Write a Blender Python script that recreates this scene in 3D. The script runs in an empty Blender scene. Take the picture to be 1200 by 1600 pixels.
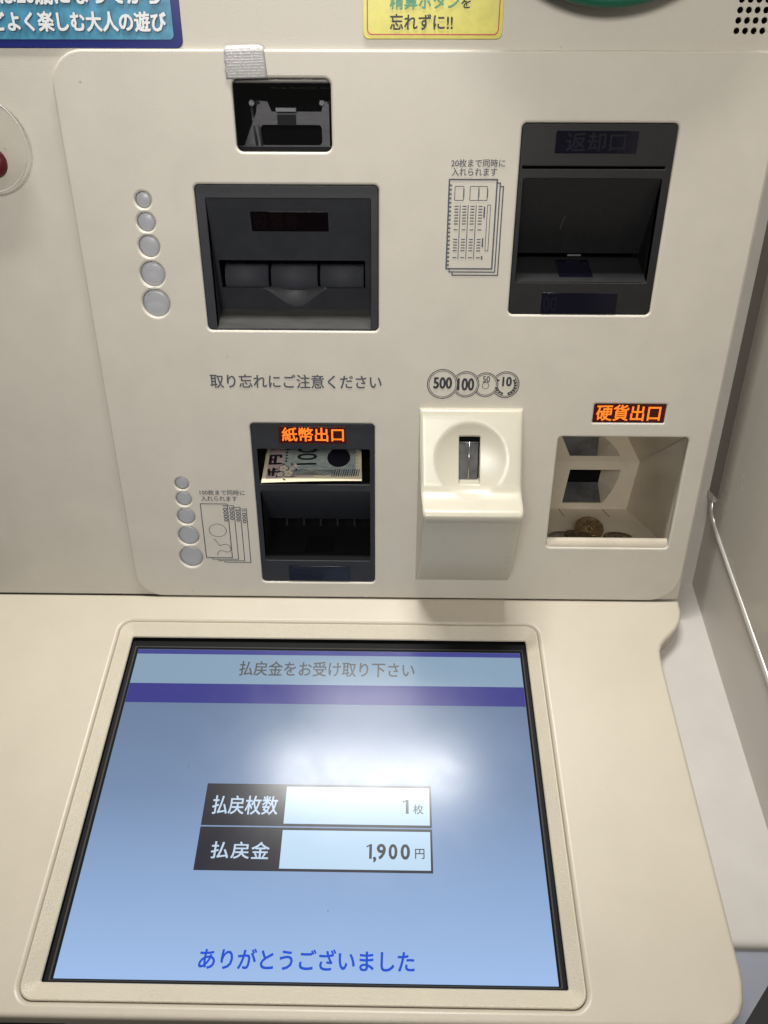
import bpy, bmesh, math, random
from mathutils import Vector, Matrix
from mathutils.geometry import tessellate_polygon
random.seed(7)
S = bpy.context.scene
COL = S.collection
Z0 = 0.95                                   # height of the seam between front panel and desk above the floor
R = math.radians

# ------------------------------------------------------------------ camera
cam = bpy.data.objects.new('camera', bpy.data.cameras.new('camera'))
COL.objects.link(cam)
cam.data.sensor_fit = 'HORIZONTAL'
cam.data.sensor_width = 36.0
cam.data.lens = 35.505
cam.data.clip_start = 0.01
cam.data.clip_end = 100.0
_p, _y = 0.676599608, -0.0147190539
_f = Vector((math.sin(_y) * math.cos(_p), math.cos(_y) * math.cos(_p), -math.sin(_p)))
_r = Vector((math.cos(_y), -math.sin(_y), 0))
_u = _r.cross(_f)
cam.matrix_world = Matrix(((_r.x, _u.x, -_f.x, 0.0065272), (_r.y, _u.y, -_f.y, -0.446502),
                           (_r.z, _u.z, -_f.z, 0.452182 + Z0), (0, 0, 0, 1)))
S.camera = cam

# ------------------------------------------------------------------ world and lamps
W = bpy.data.worlds.new('World')
S.world = W
W.use_nodes = True
W.node_tree.nodes['Background'].inputs[0].default_value = (1.0, 0.955, 0.89, 1)
W.node_tree.nodes['Background'].inputs[1].default_value = 0.10


def lamp(name, loc, target, sx, sy, power, color):
    d = bpy.data.lights.new(name, 'AREA')
    d.shape = 'RECTANGLE'
    d.size, d.size_y, d.energy, d.color = sx, sy, power, color
    o = bpy.data.objects.new(name, d)
    COL.objects.link(o)
    o.location = loc
    o.rotation_euler = (Vector(target) - Vector(loc)).to_track_quat('-Z', 'Y').to_euler()
    return o


lamp('ceiling_tube_light', (-0.05, 0.135, Z0 + 1.3), (-0.05, 0.10, 0), 0.46, 0.07, 15.5, (1.0, 0.985, 0.95))
hall = lamp('ceiling_hall_light', (-0.13, -1.12, Z0 + 1.06), (-0.05, 0.06, Z0 + 0.27), 0.55, 0.30, 1.5, (1.0, 0.955, 0.89))
lamp('ceiling_panel_light', (-0.055, 0.325, Z0 + 1.3), (-0.055, 0.20, 0), 0.25, 0.13, 3.2, (1.0, 0.985, 0.95))
hall.data.spread = math.radians(56)                  # beam narrowed to pool light on the panel, dimmer towards its edges

S.view_settings.view_transform = 'Standard'
S.view_settings.look = 'None'
S.view_settings.exposure = 0.0
S.view_settings.gamma = 1.0
S.view_settings.use_curve_mapping = False

# ------------------------------------------------------------------ frames of the two working faces
LEAN, RISE = R(12.0), R(10.3363824)
PANEL = Matrix(((1, 0, 0, 0), (0, math.sin(LEAN), -math.cos(LEAN), 0), (0, math.cos(LEAN), math.sin(LEAN), Z0), (0, 0, 0, 1)))
DESK = Matrix(((1, 0, 0, 0), (0, math.cos(RISE), -math.sin(RISE), 0), (0, math.sin(RISE), math.cos(RISE), Z0), (0, 0, 0, 1)))
WORLD = Matrix.Identity(4)


# ------------------------------------------------------------------ materials
def mat(name, color, rough=0.5, metallic=0.0, spec=0.5, mottle=0.0, mscale=60, bump=0.0, bscale=2500, emit=None, estr=1.0, coat=0.0,
        stretch=None, specks=0.0, spscale=45):
    m = bpy.data.materials.new(name)
    m.use_nodes = True
    nt = m.node_tree
    b = nt.nodes['Principled BSDF']
    b.inputs['Base Color'].default_value = (*color, 1)
    b.inputs['Roughness'].default_value = rough
    b.inputs['Metallic'].default_value = metallic
    b.inputs['Specular IOR Level'].default_value = spec
    b.inputs['Coat Weight'].default_value = coat
    if emit:
        b.inputs['Emission Color'].default_value = (*emit, 1)
        b.inputs['Emission Strength'].default_value = estr
    tc = nt.nodes.new('ShaderNodeTexCoord')
    src = tc.outputs['Object']
    if stretch:
        mp = nt.nodes.new('ShaderNodeMapping')
        mp.inputs['Scale'].default_value = stretch
        nt.links.new(src, mp.inputs['Vector'])
        src = mp.outputs['Vector']
    if mottle:
        n = nt.nodes.new('ShaderNodeTexNoise')
        n.inputs['Scale'].default_value = mscale
        n.inputs['Detail'].default_value = 6
        n.inputs['Roughness'].default_value = 0.65
        r = nt.nodes.new('ShaderNodeMapRange')
        r.inputs['From Min'].default_value, r.inputs['From Max'].default_value = 0.3, 0.7
        r.inputs['To Min'].default_value, r.inputs['To Max'].default_value = 1 - mottle, 1 + mottle
        mx = nt.nodes.new('ShaderNodeMix')
        mx.data_type = 'RGBA'
        mx.blend_type = 'MULTIPLY'
        mx.inputs[0].default_value = 1
        mx.inputs[6].default_value = (*color, 1)
        nt.links.new(src, n.inputs['Vector'])
        nt.links.new(n.outputs['Fac'], r.inputs['Value'])
        nt.links.new(r.outputs['Result'], mx.inputs[7])
        nt.links.new(mx.outputs[2], b.inputs['Base Color'])
        r2 = nt.nodes.new('ShaderNodeMapRange')
        r2.inputs['From Min'].default_value, r2.inputs['From Max'].default_value = 0.3, 0.7
        r2.inputs['To Min'].default_value, r2.inputs['To Max'].default_value = rough * 0.88, min(1, rough * 1.12)
        nt.links.new(n.outputs['Fac'], r2.inputs['Value'])
        nt.links.new(r2.outputs['Result'], b.inputs['Roughness'])
    if specks:
        # sparse grime specks and short scuffs
        vo = nt.nodes.new('ShaderNodeTexVoronoi')
        vo.inputs['Scale'].default_value = spscale
        wn = nt.nodes.new('ShaderNodeTexNoise')
        wn.inputs['Scale'].default_value = 420
        wn.inputs['Detail'].default_value = 3
        va = nt.nodes.new('ShaderNodeMath'); va.operation = 'ADD'
        vb = nt.nodes.new('ShaderNodeMath'); vb.operation = 'MULTIPLY'; vb.inputs[1].default_value = 0.10
        sc = nt.nodes.new('ShaderNodeMapRange')
        sc.inputs['From Min'].default_value, sc.inputs['From Max'].default_value = 0.065, 0.095
        sc.inputs['To Min'].default_value, sc.inputs['To Max'].default_value = specks, 0.0
        sepc = nt.nodes.new('ShaderNodeSeparateColor')
        gt = nt.nodes.new('ShaderNodeMath'); gt.operation = 'GREATER_THAN'; gt.inputs[1].default_value = 0.72
        mu = nt.nodes.new('ShaderNodeMath'); mu.operation = 'MULTIPLY'
        dk = nt.nodes.new('ShaderNodeMix'); dk.data_type = 'RGBA'; dk.inputs[7].default_value = (0.16, 0.13, 0.10, 1)
        nt.links.new(src, vo.inputs['Vector']); nt.links.new(src, wn.inputs['Vector'])
        nt.links.new(wn.outputs['Fac'], vb.inputs[0])
        nt.links.new(vo.outputs['Distance'], va.inputs[0]); nt.links.new(vb.outputs[0], va.inputs[1])
        nt.links.new(va.outputs[0], sc.inputs['Value'])
        nt.links.new(vo.outputs['Color'], sepc.inputs[0]); nt.links.new(sepc.outputs[0], gt.inputs[0])
        nt.links.new(sc.outputs['Result'], mu.inputs[0]); nt.links.new(gt.outputs[0], mu.inputs[1])
        nt.links.new(mu.outputs[0], dk.inputs[0])
        old = b.inputs['Base Color'].links[0].from_socket if b.inputs['Base Color'].links else None
        if old:
            nt.links.new(old, dk.inputs[6])
        else:
            dk.inputs[6].default_value = (*color, 1)
        nt.links.new(dk.outputs[2], b.inputs['Base Color'])
    if bump:
        n = nt.nodes.new('ShaderNodeTexNoise')
        n.inputs['Scale'].default_value = bscale
        n.inputs['Detail'].default_value = 2
        bp = nt.nodes.new('ShaderNodeBump')
        bp.inputs['Strength'].default_value = bump
        bp.inputs['Distance'].default_value = 0.0004
        nt.links.new(src, n.inputs['Vector'])
        nt.links.new(n.outputs['Fac'], bp.inputs['Height'])
        nt.links.new(bp.outputs['Normal'], b.inputs['Normal'])
    return m


def glass_mat(name, tint, rough=0.02):
    m = bpy.data.materials.new(name)
    m.use_nodes = True
    nt = m.node_tree
    nt.nodes.clear()
    out = nt.nodes.new('ShaderNodeOutputMaterial')
    t = nt.nodes.new('ShaderNodeBsdfTransparent')
    t.inputs[0].default_value = (*tint, 1)
    g = nt.nodes.new('ShaderNodeBsdfGlossy')
    g.inputs['Roughness'].default_value = rough
    fr = nt.nodes.new('ShaderNodeFresnel')
    fr.inputs[0].default_value = 1.45
    mx = nt.nodes.new('ShaderNodeMixShader')
    nt.links.new(fr.outputs[0], mx.inputs[0])
    nt.links.new(t.outputs[0], mx.inputs[1])
    nt.links.new(g.outputs[0], mx.inputs[2])
    nt.links.new(mx.outputs[0], out.inputs[0])
    return m


CREAM = mat('cream_panel_plastic', (0.575, 0.54, 0.472), 0.42, mottle=0.038, mscale=28, bump=0.27, bscale=1600, specks=0.45, spscale=38)
CREAM_BODY = mat('cream_body_plastic', (0.565, 0.53, 0.462), 0.45, mottle=0.04, mscale=22, bump=0.27, bscale=1600, specks=0.45, spscale=38)
DESKM = mat('warm_cream_desk_plastic', (0.52, 0.468, 0.378), 0.36, mottle=0.03, mscale=18, bump=0.25, bscale=1600, specks=0.25, spscale=30)
BEZEL = mat('grained_bezel_plastic', (0.56, 0.505, 0.40), 0.36, mottle=0.03, mscale=40, bump=0.8, bscale=900)
IVORY = mat('ivory_coin_box_plastic', (0.52, 0.487, 0.395), 0.3, mottle=0.02, mscale=30, bump=0.05, bscale=1400)
TRAYM = mat('tray_plastic', (0.54, 0.48, 0.385), 0.34, mottle=0.07, mscale=45)
MIRROR = mat('polished_tray_ceiling', (0.86, 0.84, 0.80), 0.03, metallic=1.0)
DGREY = mat('dark_grey_plastic', (0.0255, 0.0275, 0.0335), 0.48, spec=0.35, mottle=0.08, mscale=70, bump=0.3, bscale=1800)
DGREY2 = mat('charcoal_plastic', (0.0105, 0.0105, 0.0115), 0.48, spec=0.35, mottle=0.08, mscale=70, bump=0.3, bscale=1800)
ROLLER = mat('slate_roller_plastic', (0.040, 0.043, 0.053), 0.7, spec=0.2, mottle=0.1, mscale=60)
FLOORGREY = mat('scuffed_grey_plastic', (0.038, 0.037, 0.035), 0.5, mottle=0.25, mscale=35, stretch=(1, 9, 1))
BLACK = mat('black_plastic', (0.006, 0.006, 0.007), 0.5)
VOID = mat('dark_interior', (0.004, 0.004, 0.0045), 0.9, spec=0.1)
STEEL = mat('brushed_steel', (0.52, 0.51, 0.5), 0.3, metallic=1.0, mottle=0.2, mscale=120)
BRACKET = mat('pale_zinc_bracket', (0.26, 0.255, 0.25), 0.45, metallic=0.6, mottle=0.18, mscale=70, stretch=(1, 6, 1))
TABM = mat('bright_tab', (0.85, 0.85, 0.84), 0.3)
DSTEEL = mat('dull_steel', (0.13, 0.13, 0.135), 0.42, metallic=0.7, mottle=0.3, mscale=90)
INK = mat('slate_blue_ink', (0.075, 0.085, 0.11), 0.55)
INKDARK = mat('dark_ink', (0.03, 0.032, 0.042), 0.55)
REDWIN = mat('dark_red_display_window', (0.004, 0.002, 0.0028), 0.14)
REDDOTS = mat('faint_red_dots', (0.0064, 0.0028, 0.0038), 0.25)
BLUWIN = mat('dark_blue_display_window', (0.0028, 0.0026, 0.009), 0.14)
BLUDOTS = mat('faint_violet_dots', (0.0040, 0.0038, 0.0098), 0.25)
ORANGE = mat('lit_orange_led', (0.2, 0.05, 0.01), 0.4, emit=(1.0, 0.20, 0.012), estr=1.25)
LEDBACK = mat('led_panel_glow', (0.012, 0.003, 0.002), 0.25, emit=(0.10, 0.008, 0.002), estr=0.35)
LENS = mat('frosted_lamp_lens', (0.43, 0.44, 0.475), 0.34)
GLASS = glass_mat('smoked_window_glass', (0.74, 0.745, 0.765))
CLEAR = glass_mat('clear_plastic', (0.975, 0.975, 0.97), 0.08)
WHITEGREY = mat('pale_grey_laminate', (0.50, 0.472, 0.44), 0.4, mottle=0.04, mscale=25)
APRON = mat('blue_grey_metal', (0.40, 0.425, 0.49), 0.35, mottle=0.05, mscale=20)
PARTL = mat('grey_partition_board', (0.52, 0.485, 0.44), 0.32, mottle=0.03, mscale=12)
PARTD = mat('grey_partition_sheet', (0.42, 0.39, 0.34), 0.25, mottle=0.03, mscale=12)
POST = mat('dark_grey_post', (0.17, 0.153, 0.135), 0.35)
BEAD = mat('pale_edge_bead', (0.55, 0.53, 0.50), 0.22, metallic=0.35)
FLOORM = mat('dark_floor', (0.05, 0.05, 0.052), 0.6, mottle=0.3, mscale=6)


# ------------------------------------------------------------------ mesh builder
class MB:
    def __init__(self):
        self.v, self.f, self.m, self.s = [], [], [], []

    def vert(self, p):
        self.v.append(tuple(p))
        return len(self.v) - 1

    def face(self, ids, mi=0, smooth=False):
        self.f.append(tuple(ids)); self.m.append(mi); self.s.append(smooth)

    def poly(self, pts, mi=0, smooth=False):
        self.face([self.vert(p) for p in pts], mi, smooth)

    def loft(self, loops, mi=0, smooth=True, closed=True):
        rows = [[self.vert(p) for p in lp] for lp in loops]
        n = len(rows[0])
        for a, b in zip(rows[:-1], rows[1:]):
            for i in range(n if closed else n - 1):
                j = (i + 1) % n
                self.face((a[i], a[j], b[j], b[i]), mi, smooth)
        return rows

    def box(self, x0, y0, z0, x1, y1, z1, mi=0):
        c = [self.vert(p) for p in ((x0, y0, z0), (x1, y0, z0), (x1, y1, z0), (x0, y1, z0), (x0, y0, z1), (x1, y0, z1), (x1, y1, z1), (x0, y1, z1))]
        for q in ((3, 2, 1, 0), (4, 5, 6, 7), (0, 1, 5, 4), (1, 2, 6, 5), (2, 3, 7, 6), (3, 0, 4, 7)):
            self.face([c[i] for i in q], mi)

    def tess(self, loops, fn, mi=0, flip=False):
        """fill a flat outline with holes; fn maps (x, y) to a point"""
        flat = [p for lp in loops for p in lp]
        ids = [self.vert(fn(*p)) for p in flat]
        for t in tessellate_polygon([[Vector((p[0], p[1], 0)) for p in lp] for lp in loops]):
            a, b, c = (flat[i] for i in t)
            area = (b[0] - a[0]) * (c[1] - a[1]) - (b[1] - a[1]) * (c[0] - a[0])
            if abs(area) < 1e-14:
                continue
            t = t if (area > 0) != flip else t[::-1]
            self.face([ids[i] for i in t], mi)

    def plate(self, outer, holes=(), z0=0.0, z1=0.001, bevel=0.0005, mi=0, seg=4, back=False, holes_flat=()):
        """slab with rounded top edges; every outline gets its own bevel and side wall"""
        loops = [ccw(outer)] + [ccw(h)[::-1] for h in holes]
        tops = []
        for lp in loops:
            rings = []
            for k in range(seg + 1):
                a = k / seg * math.pi / 2
                ins = bevel * (1 - math.cos(a))
                zz = z1 - bevel + bevel * math.sin(a)
                rings.append([(x, y, zz) for x, y in inset(lp, ins)])
            tops.append([(x, y) for x, y, _ in rings[-1]])
            self.loft([[(x, y, z0) for x, y in lp], rings[0]], mi, False)
            self.loft(rings, mi, True)
        self.tess(tops + [ccw(h)[::-1] for h in holes_flat], lambda x, y: (x, y, z1), mi)
        if back:
            self.tess(loops, lambda x, y: (x, y, z0), mi, True)

    def tube(self, pts, r, mi=0, n=8, caps=True):
        pts = [Vector(p) for p in pts]
        rows = []
        prev = None
        for i, p in enumerate(pts):
            d = (pts[min(i + 1, len(pts) - 1)] - pts[max(i - 1, 0)]).normalized()
            u = prev if prev is not None else (Vector((0, 0, 1)) if abs(d.z) < 0.9 else Vector((1, 0, 0)))
            u = (u - d * u.dot(d)).normalized()
            prev = u
            w = d.cross(u)
            rows.append([p + u * r * math.cos(2 * math.pi * k / n) + w * r * math.sin(2 * math.pi * k / n) for k in range(n)])
        ids = self.loft(rows, mi)
        if caps:
            self.face(ids[0][::-1], mi); self.face(ids[-1], mi)

    def stroke(self, pts, w, z, mi=0, closed=False):
        """flat printed line"""
        pts = [Vector((p[0], p[1])) for p in pts]
        n = len(pts)
        L, Rr = [], []
        for i in range(n):
            a = pts[(i - 1) % n] if closed or i else pts[i]
            b = pts[(i + 1) % n] if closed or i < n - 1 else pts[i]
            d1 = (pts[i] - a).normalized() if (pts[i] - a).length > 0 else (b - pts[i]).normalized()
            d2 = (b - pts[i]).normalized() if (b - pts[i]).length > 0 else d1
            t = (d1 + d2)
            t = t.normalized() if t.length > 1e-6 else d1
            nn = Vector((-t.y, t.x))
            k = 1 / max(0.5, nn.dot(Vector((-d1.y, d1.x))))
            L.append(pts[i] + nn * w / 2 * k); Rr.append(pts[i] - nn * w / 2 * k)
        li = [self.vert((p.x, p.y, z)) for p in L]
        ri = [self.vert((p.x, p.y, z)) for p in Rr]
        for i in range(n if closed else n - 1):
            j = (i + 1) % n
            self.face((ri[i], ri[j], li[j], li[i]), mi)

    def rect(self, x0, y0, x1, y1, z, mi=0):
        self.poly(((x0, y0, z), (x1, y0, z), (x1, y1, z), (x0, y1, z)), mi)

    def disc(self, cx, cy, r, z, mi=0, n=28):
        self.poly([(cx + r * math.cos(2 * math.pi * k / n), cy + r * math.sin(2 * math.pi * k / n), z) for k in range(n)], mi)

    def text(self, body, box, z=0.0002, mi=0, weight=0.0, rot=0, fn=None):
        """lettering fitted to a box (x0, y0, x1, y1); rot in quarter turns"""
        vs, fs = glyphs(body, 0.0)
        for _ in range(rot):
            vs = [(-y, x) for x, y in vs]
        xs, ys = [p[0] for p in vs], [p[1] for p in vs]
        x0, x1, y0, y1 = min(xs), max(xs), min(ys), max(ys)
        sx, sy = (box[2] - box[0]) / (x1 - x0), (box[3] - box[1]) / (y1 - y0)
        h = min(sx, sy) * 1.3
        spots = [(0, 0)] + ([(math.cos(k * math.pi / 3) * weight * h, math.sin(k * math.pi / 3) * weight * h) for k in range(6)] if weight else [])
        for k, (ox, oy) in enumerate(spots):           # heavier strokes: the same outline laid again a hair to each side
            base = len(self.v)
            for x, y in vs:
                q = (box[0] + (x - x0) * sx + ox, box[1] + (y - y0) * sy + oy)
                r = fn(*q) if fn else (q[0], q[1], z)
                self.v.append((r[0], r[1], r[2] + k * 4e-6))
            for f in fs:
                self.face([base + i for i in f], mi)

    def build(self, name, mats, parent=None, frame=WORLD, origin=None):
        me = bpy.data.meshes.new(name)
        me.from_pydata(self.v, [], self.f)
        for m in (mats if isinstance(mats, (list, tuple)) else [mats]):
            me.materials.append(m)
        me.polygons.foreach_set('material_index', self.m)
        me.polygons.foreach_set('use_smooth', self.s)
        bm = bmesh.new(); bm.from_mesh(me)
        bmesh.ops.remove_doubles(bm, verts=bm.verts, dist=1e-6)
        bm.to_mesh(me); bm.free()
        me.update()
        o = bpy.data.objects.new(name, me)
        COL.objects.link(o)
        place(o, frame, parent)
        if origin is not None:                       # move the object's origin onto the thing itself
            me.transform(Matrix.Translation(-Vector(origin)))
            place(o, frame @ Matrix.Translation(Vector(origin)), parent)
        return o


_world = {}


def place(o, world, parent=None):
    _world[o.name] = world
    if parent is not None:
        o.parent = parent
        o.matrix_local = _world[parent.name].inverted() @ world
    else:
        o.matrix_world = world


def ccw(lp):
    a = sum(lp[i][0] * lp[(i + 1) % len(lp)][1] - lp[(i + 1) % len(lp)][0] * lp[i][1] for i in range(len(lp)))
    return list(lp) if a > 0 else list(lp)[::-1]


def inset(lp, d):
    if d == 0:
        return list(lp)
    out, n = [], len(lp)
    for i in range(n):
        p, a, b = Vector(lp[i]), Vector(lp[i - 1]), Vector(lp[(i + 1) % n])
        d1, d2 = (p - a).normalized(), (b - p).normalized()
        n1, n2 = Vector((-d1.y, d1.x)), Vector((-d2.y, d2.x))
        m = (n1 + n2).normalized()
        q = p + m * d / max(0.35, m.dot(n1))
        out.append((q.x, q.y))
    return out


def rrect(x0, y0, x1, y1, r, n=7):
    if isinstance(r, (int, float)):
        r = (r, r, r, r)                             # lower left, lower right, upper right, upper left
    pts = []
    for (cx, cy, a0, rr) in ((x0 + r[0], y0 + r[0], 180, r[0]), (x1 - r[1], y0 + r[1], 270, r[1]), (x1 - r[2], y1 - r[2], 0, r[2]), (x0 + r[3], y1 - r[3], 90, r[3])):
        for k in range(n + 1):
            a = R(a0 + 90 * k / n)
            pts.append((cx + rr * math.cos(a), cy + rr * math.sin(a)))
    return pts


def circle(cx, cy, r, n=40):
    return [(cx + r * math.cos(2 * math.pi * k / n), cy + r * math.sin(2 * math.pi * k / n)) for k in range(n)]


_gl = {}


def glyphs(body, weight):
    key = (body, weight)
    if key not in _gl:
        c = bpy.data.curves.new('t', 'FONT')
        c.body = body
        c.size = 1.0
        c.offset = weight
        c.resolution_u = 3
        o = bpy.data.objects.new('t', c)
        COL.objects.link(o)
        dg = bpy.context.evaluated_depsgraph_get()
        me = bpy.data.meshes.new_from_object(o.evaluated_get(dg))
        _gl[key] = ([(v.co.x, v.co.y) for v in me.vertices], [tuple(p.vertices) for p in me.polygons])
        bpy.data.objects.remove(o); bpy.data.curves.remove(c); bpy.data.meshes.remove(me)
    return _gl[key]


def deep(x, p, n):
    """point of the front panel seen by the photographer at (x, p), moved to depth n along the sight line"""
    k = (0.5308 - n) / 0.5308
    return 0.0065 + (x - 0.0065) * k, 0.3495 + (p - 0.3495) * k


def thing(name, label, cat, loc, group=None):
    o = bpy.data.objects.new(name, None)
    COL.objects.link(o)
    o.empty_display_size = 0.05
    place(o, Matrix.Translation(Vector(loc)))
    return tag(o, label, cat, group)


def tag(o, label, cat, group=None):
    o['label'], o['category'] = label, cat
    if group:
        o['group'] = group
    return o


# ================================================================== SETTING
b = MB()
b.rect(-6, -6, 6, 6, 0)
fl = b.build('floor', FLOORM)
fl['kind'] = 'structure'

# ================================================================== MACHINE
machine = thing('payout_machine', 'cream betting ticket payout machine with dark slots and a lit blue touch screen', 'machine', (0, 0.25, 0))

WIN = (-0.0945, 0.3368, -0.0339, 0.3776)
TIC = (-0.1244, 0.2235, -0.0045, 0.3177)
RET = (0.0851, 0.2357, 0.1825, 0.3538)
BIL = (-0.1005, 0.0163, -0.0075, 0.1546)
TRA = (0.1297, 0.0513, 0.2268, 0.1458)
SIG = (0.1533, 0.1571, 0.2057, 0.1715)
LAMPS = [(-0.1584, 0.3081, 0.0052), (-0.1583, 0.2945, 0.0060), (-0.1584, 0.2792, 0.0070), (-0.1585, 0.2612, 0.0083), (-0.1586, 0.2417, 0.0094),
         (-0.1571, 0.1044, 0.0052), (-0.1570, 0.0912, 0.0060), (-0.1569, 0.0757, 0.0070), (-0.1569, 0.0585, 0.0083), (-0.1570, 0.0389, 0.0094)]
OPEN = [(WIN, 0.0042), (TIC, 0.0032), (RET, 0.0032), (BIL, 0.0032), (TRA, 0.003)]

# cabinet: front skin, sides, top
b = MB()
BX0, BX1, BTOP = -0.56, 0.2446, 0.62
GX0, GY0, GP, GQ = 0.2083 - 0.0051 / 2, 0.4027 - 0.0026, 0.0051, 0.0052
grille = [(GX0, GY0), (GX0 + 7 * GP, GY0), (GX0 + 7 * GP, GY0 + 8 * GQ), (GX0, GY0 + 8 * GQ)]
b.plate(rrect(BX0, 0.0006, BX1, BTOP, 0.003), [rrect(-0.185, 0.015, 0.232, 0.375, 0.003, 2)], -0.0065, -0.003, 0.0010, holes_flat=[grille])
for ix in range(7):
    for iy in range(8):
        cx, cy = GX0 + (ix + .5) * GP, GY0 + (iy + .5) * GQ
        sq, c1, c2, c3 = [], [], [], []
        for k in range(24):
            t = 2 * math.pi * k / 24
            m_ = max(abs(math.cos(t)), abs(math.sin(t)))
            sq.append((cx + math.cos(t) / m_ * GP / 2, cy + math.sin(t) / m_ * GQ / 2, -0.003))
            for lst, rr, zz in ((c1, .00195, -.003), (c2, .00165, -.0034), (c3, .00160, -.0075)):
                lst.append((cx + rr * math.cos(t), cy + rr * math.sin(t), zz))
        b.loft([sq, c1], 0, False)
        b.loft([c1, c2], 0, True)
        b.loft([c2, c3], 1, True)
for x in (BX0, BX1):
    sx = 0.0004 if x < 0 else -0.0004
    b.box(min(x + sx, x + sx * 8), 0.0008, -0.24, max(x + sx, x + sx * 8), BTOP, -0.0062)
b.box(BX0 + .004, BTOP - 0.004, -0.24, BX1 - .004, BTOP - 0.001, -0.0066)
b.box(BX0 + .004, 0.0006, -0.24, BX1 - .004, BTOP - 0.005, -0.236)
b.box(0.2, 0.396, -0.016, 0.243, 0.446, -0.013, 1)
body = b.build('cabinet_body', [CREAM_BODY, VOID], machine, PANEL)

# raised front plate with its cut-outs
b = MB()
fh = [rrect(*r, rr) for r, rr in OPEN] + [rrect(*SIG, .0008)] + [circle(x, y, r) for x, y, r in LAMPS]
b.plate(rrect(-0.2053, 0.0014, 0.2428, 0.3926, (0.021, 0.024, 0.018, 0.021), 10), fh, -0.0035, 0.0, 0.0016, seg=5)
plate = b.build('front_plate', CREAM, machine, PANEL)

for x, y, r in LAMPS:
    b = MB()
    rings = []
    for k in range(5):
        a = k / 4
        rr = (r - 0.0002) * (1 - a * 0.999)
        rings.append([(px, py, -0.0021 + 0.0009 * (1 - (1 - a) ** 2)) for px, py in circle(x, y, rr)])
    b.loft([[(px, py, -0.0045) for px, py in circle(x, y, r - 0.0002)]] + rings)
    b.build('indicator_lamp', LENS, machine, PANEL)

# ---- printed notices and diagrams on the front plate
T = 0.00018
b = MB(); b.text('取り忘れにご注意ください', (-0.1265, 0.1817, -0.0025, 0.1919), T, weight=0.012)
b.build('printed_notice', INK, machine, PANEL)

b = MB()
b.text('20枚まで同時に', (0.0418, 0.3285, 0.0760, 0.3331), T, weight=0.01)
b.text('入れられます', (0.0423, 0.3233, 0.0712, 0.3280), T, weight=0.01)
x0, y0, x1, y1 = 0.0410, 0.2660, 0.0717, 0.3212
for k in (2, 1):
    dx, dy = 0.0021 * k, -0.0021 * k
    b.stroke(((x1 + dx - .0021, y1 + dy + .0001), (x1 + dx, y1 + dy + .0001), (x1 + dx, y0 + dy), (x0 + dx, y0 + dy), (x0 + dx, y0 + dy + .0021)), 0.0008, T)
b.stroke(((x0, y0), (x1, y0), (x1, y1), (x0, y1)), 0.0010, T, closed=True)
for k in range(20):
    y = 0.3178 - k * 0.0026
    b.rect(x0 + .0003, y - .0006, x0 + .0018, y + .0005, T)
for (a, c) in ((0.0448, 0.0505), (0.0546, 0.0602), (0.0602, 0.0658)):
    b.stroke(rrect(a, 0.3088, c, 0.3172, 0.0006, 2), 0.00045, T + .00002, closed=True)
    b.rect(c - .0003, 0.3105, c + .0005, 0.3155, T + .00004)
for c in range(4):
    xx = 0.0450 + c * 0.0052
    ys = [0.3052 - 0.0018 * i for i in range(7)] + [0.2908] + [0.2848 - 0.0018 * i for i in range(5)] + [0.2732]
    for y in ys:
        b.rect(xx, y - .00034, xx + .0026, y + .00034, T)
    if c < 3:
        b.rect(xx + .0034, 0.2722, xx + .0039, 0.3060, T)
for (xa, ya, yb) in ((0.0640, 0.2982, 0.3052), (0.0640, 0.2800, 0.2856), (0.0640, 0.2720, 0.2743)):
    b.rect(xa, ya, xa + .0010, yb, T)
b.stroke(((0.0664, 0.2776), (0.0684, 0.2776), (0.0684, 0.3060), (0.0664, 0.3060)), 0.00042, T, closed=True)
b.build('ticket_diagram', INK, machine, PANEL)

b = MB()
b.text('100枚まで同時に', (-0.1437, 0.0952, -0.1086, 0.0996), T, weight=0.008)
b.text('入れられます', (-0.1432, 0.0899, -0.1150, 0.0944), T, weight=0.008)
x0, y0, x1, y1 = -0.1443, 0.0389, -0.1232, 0.0875
b.stroke(((x0, y0), (x1, y0), (x1, y1), (x0, y1)), 0.0007, T, closed=True)
for k in (1, 2, 3):
    dx, dy = 0.0049 * k, -0.0014 * k
    b.stroke(((x1 + dx - .0049, y1 + dy), (x1 + dx, y1 + dy), (x1 + dx, y0 + dy), (x0 + dx, y0 + dy), (x0 + dx, y0 + dy + .0014)), 0.00062, T)
for i, s in enumerate(('10000', '5000', '2000', '1000')):
    xx, top = -0.1266 + i * 0.0049, 0.0862 - i * 0.0014
    b.text(s, (xx - .0002, top - 0.0028 * len(s), xx + .0028, top), T + .00002, weight=0.02, rot=3)
b.stroke([(-0.1328 + .0069 * math.cos(t * math.pi / 16), 0.0640 + .0057 * math.sin(t * math.pi / 16)) for t in range(32)], 0.00042, T, closed=True)
b.stroke([(-0.1372, 0.0562), (-0.1352, 0.0548), (-0.1338, 0.0520), (-0.1325, 0.0500), (-0.1300, 0.0510), (-0.1275, 0.0514), (-0.1250, 0.0505), (-0.1237, 0.0478),
          (-0.1245, 0.0450), (-0.1270, 0.0440), (-0.1300, 0.0452), (-0.1325, 0.0455), (-0.1345, 0.0437), (-0.1352, 0.0410)], 0.00045, T)
b.build('banknote_diagram', INK, machine, PANEL)

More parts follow.
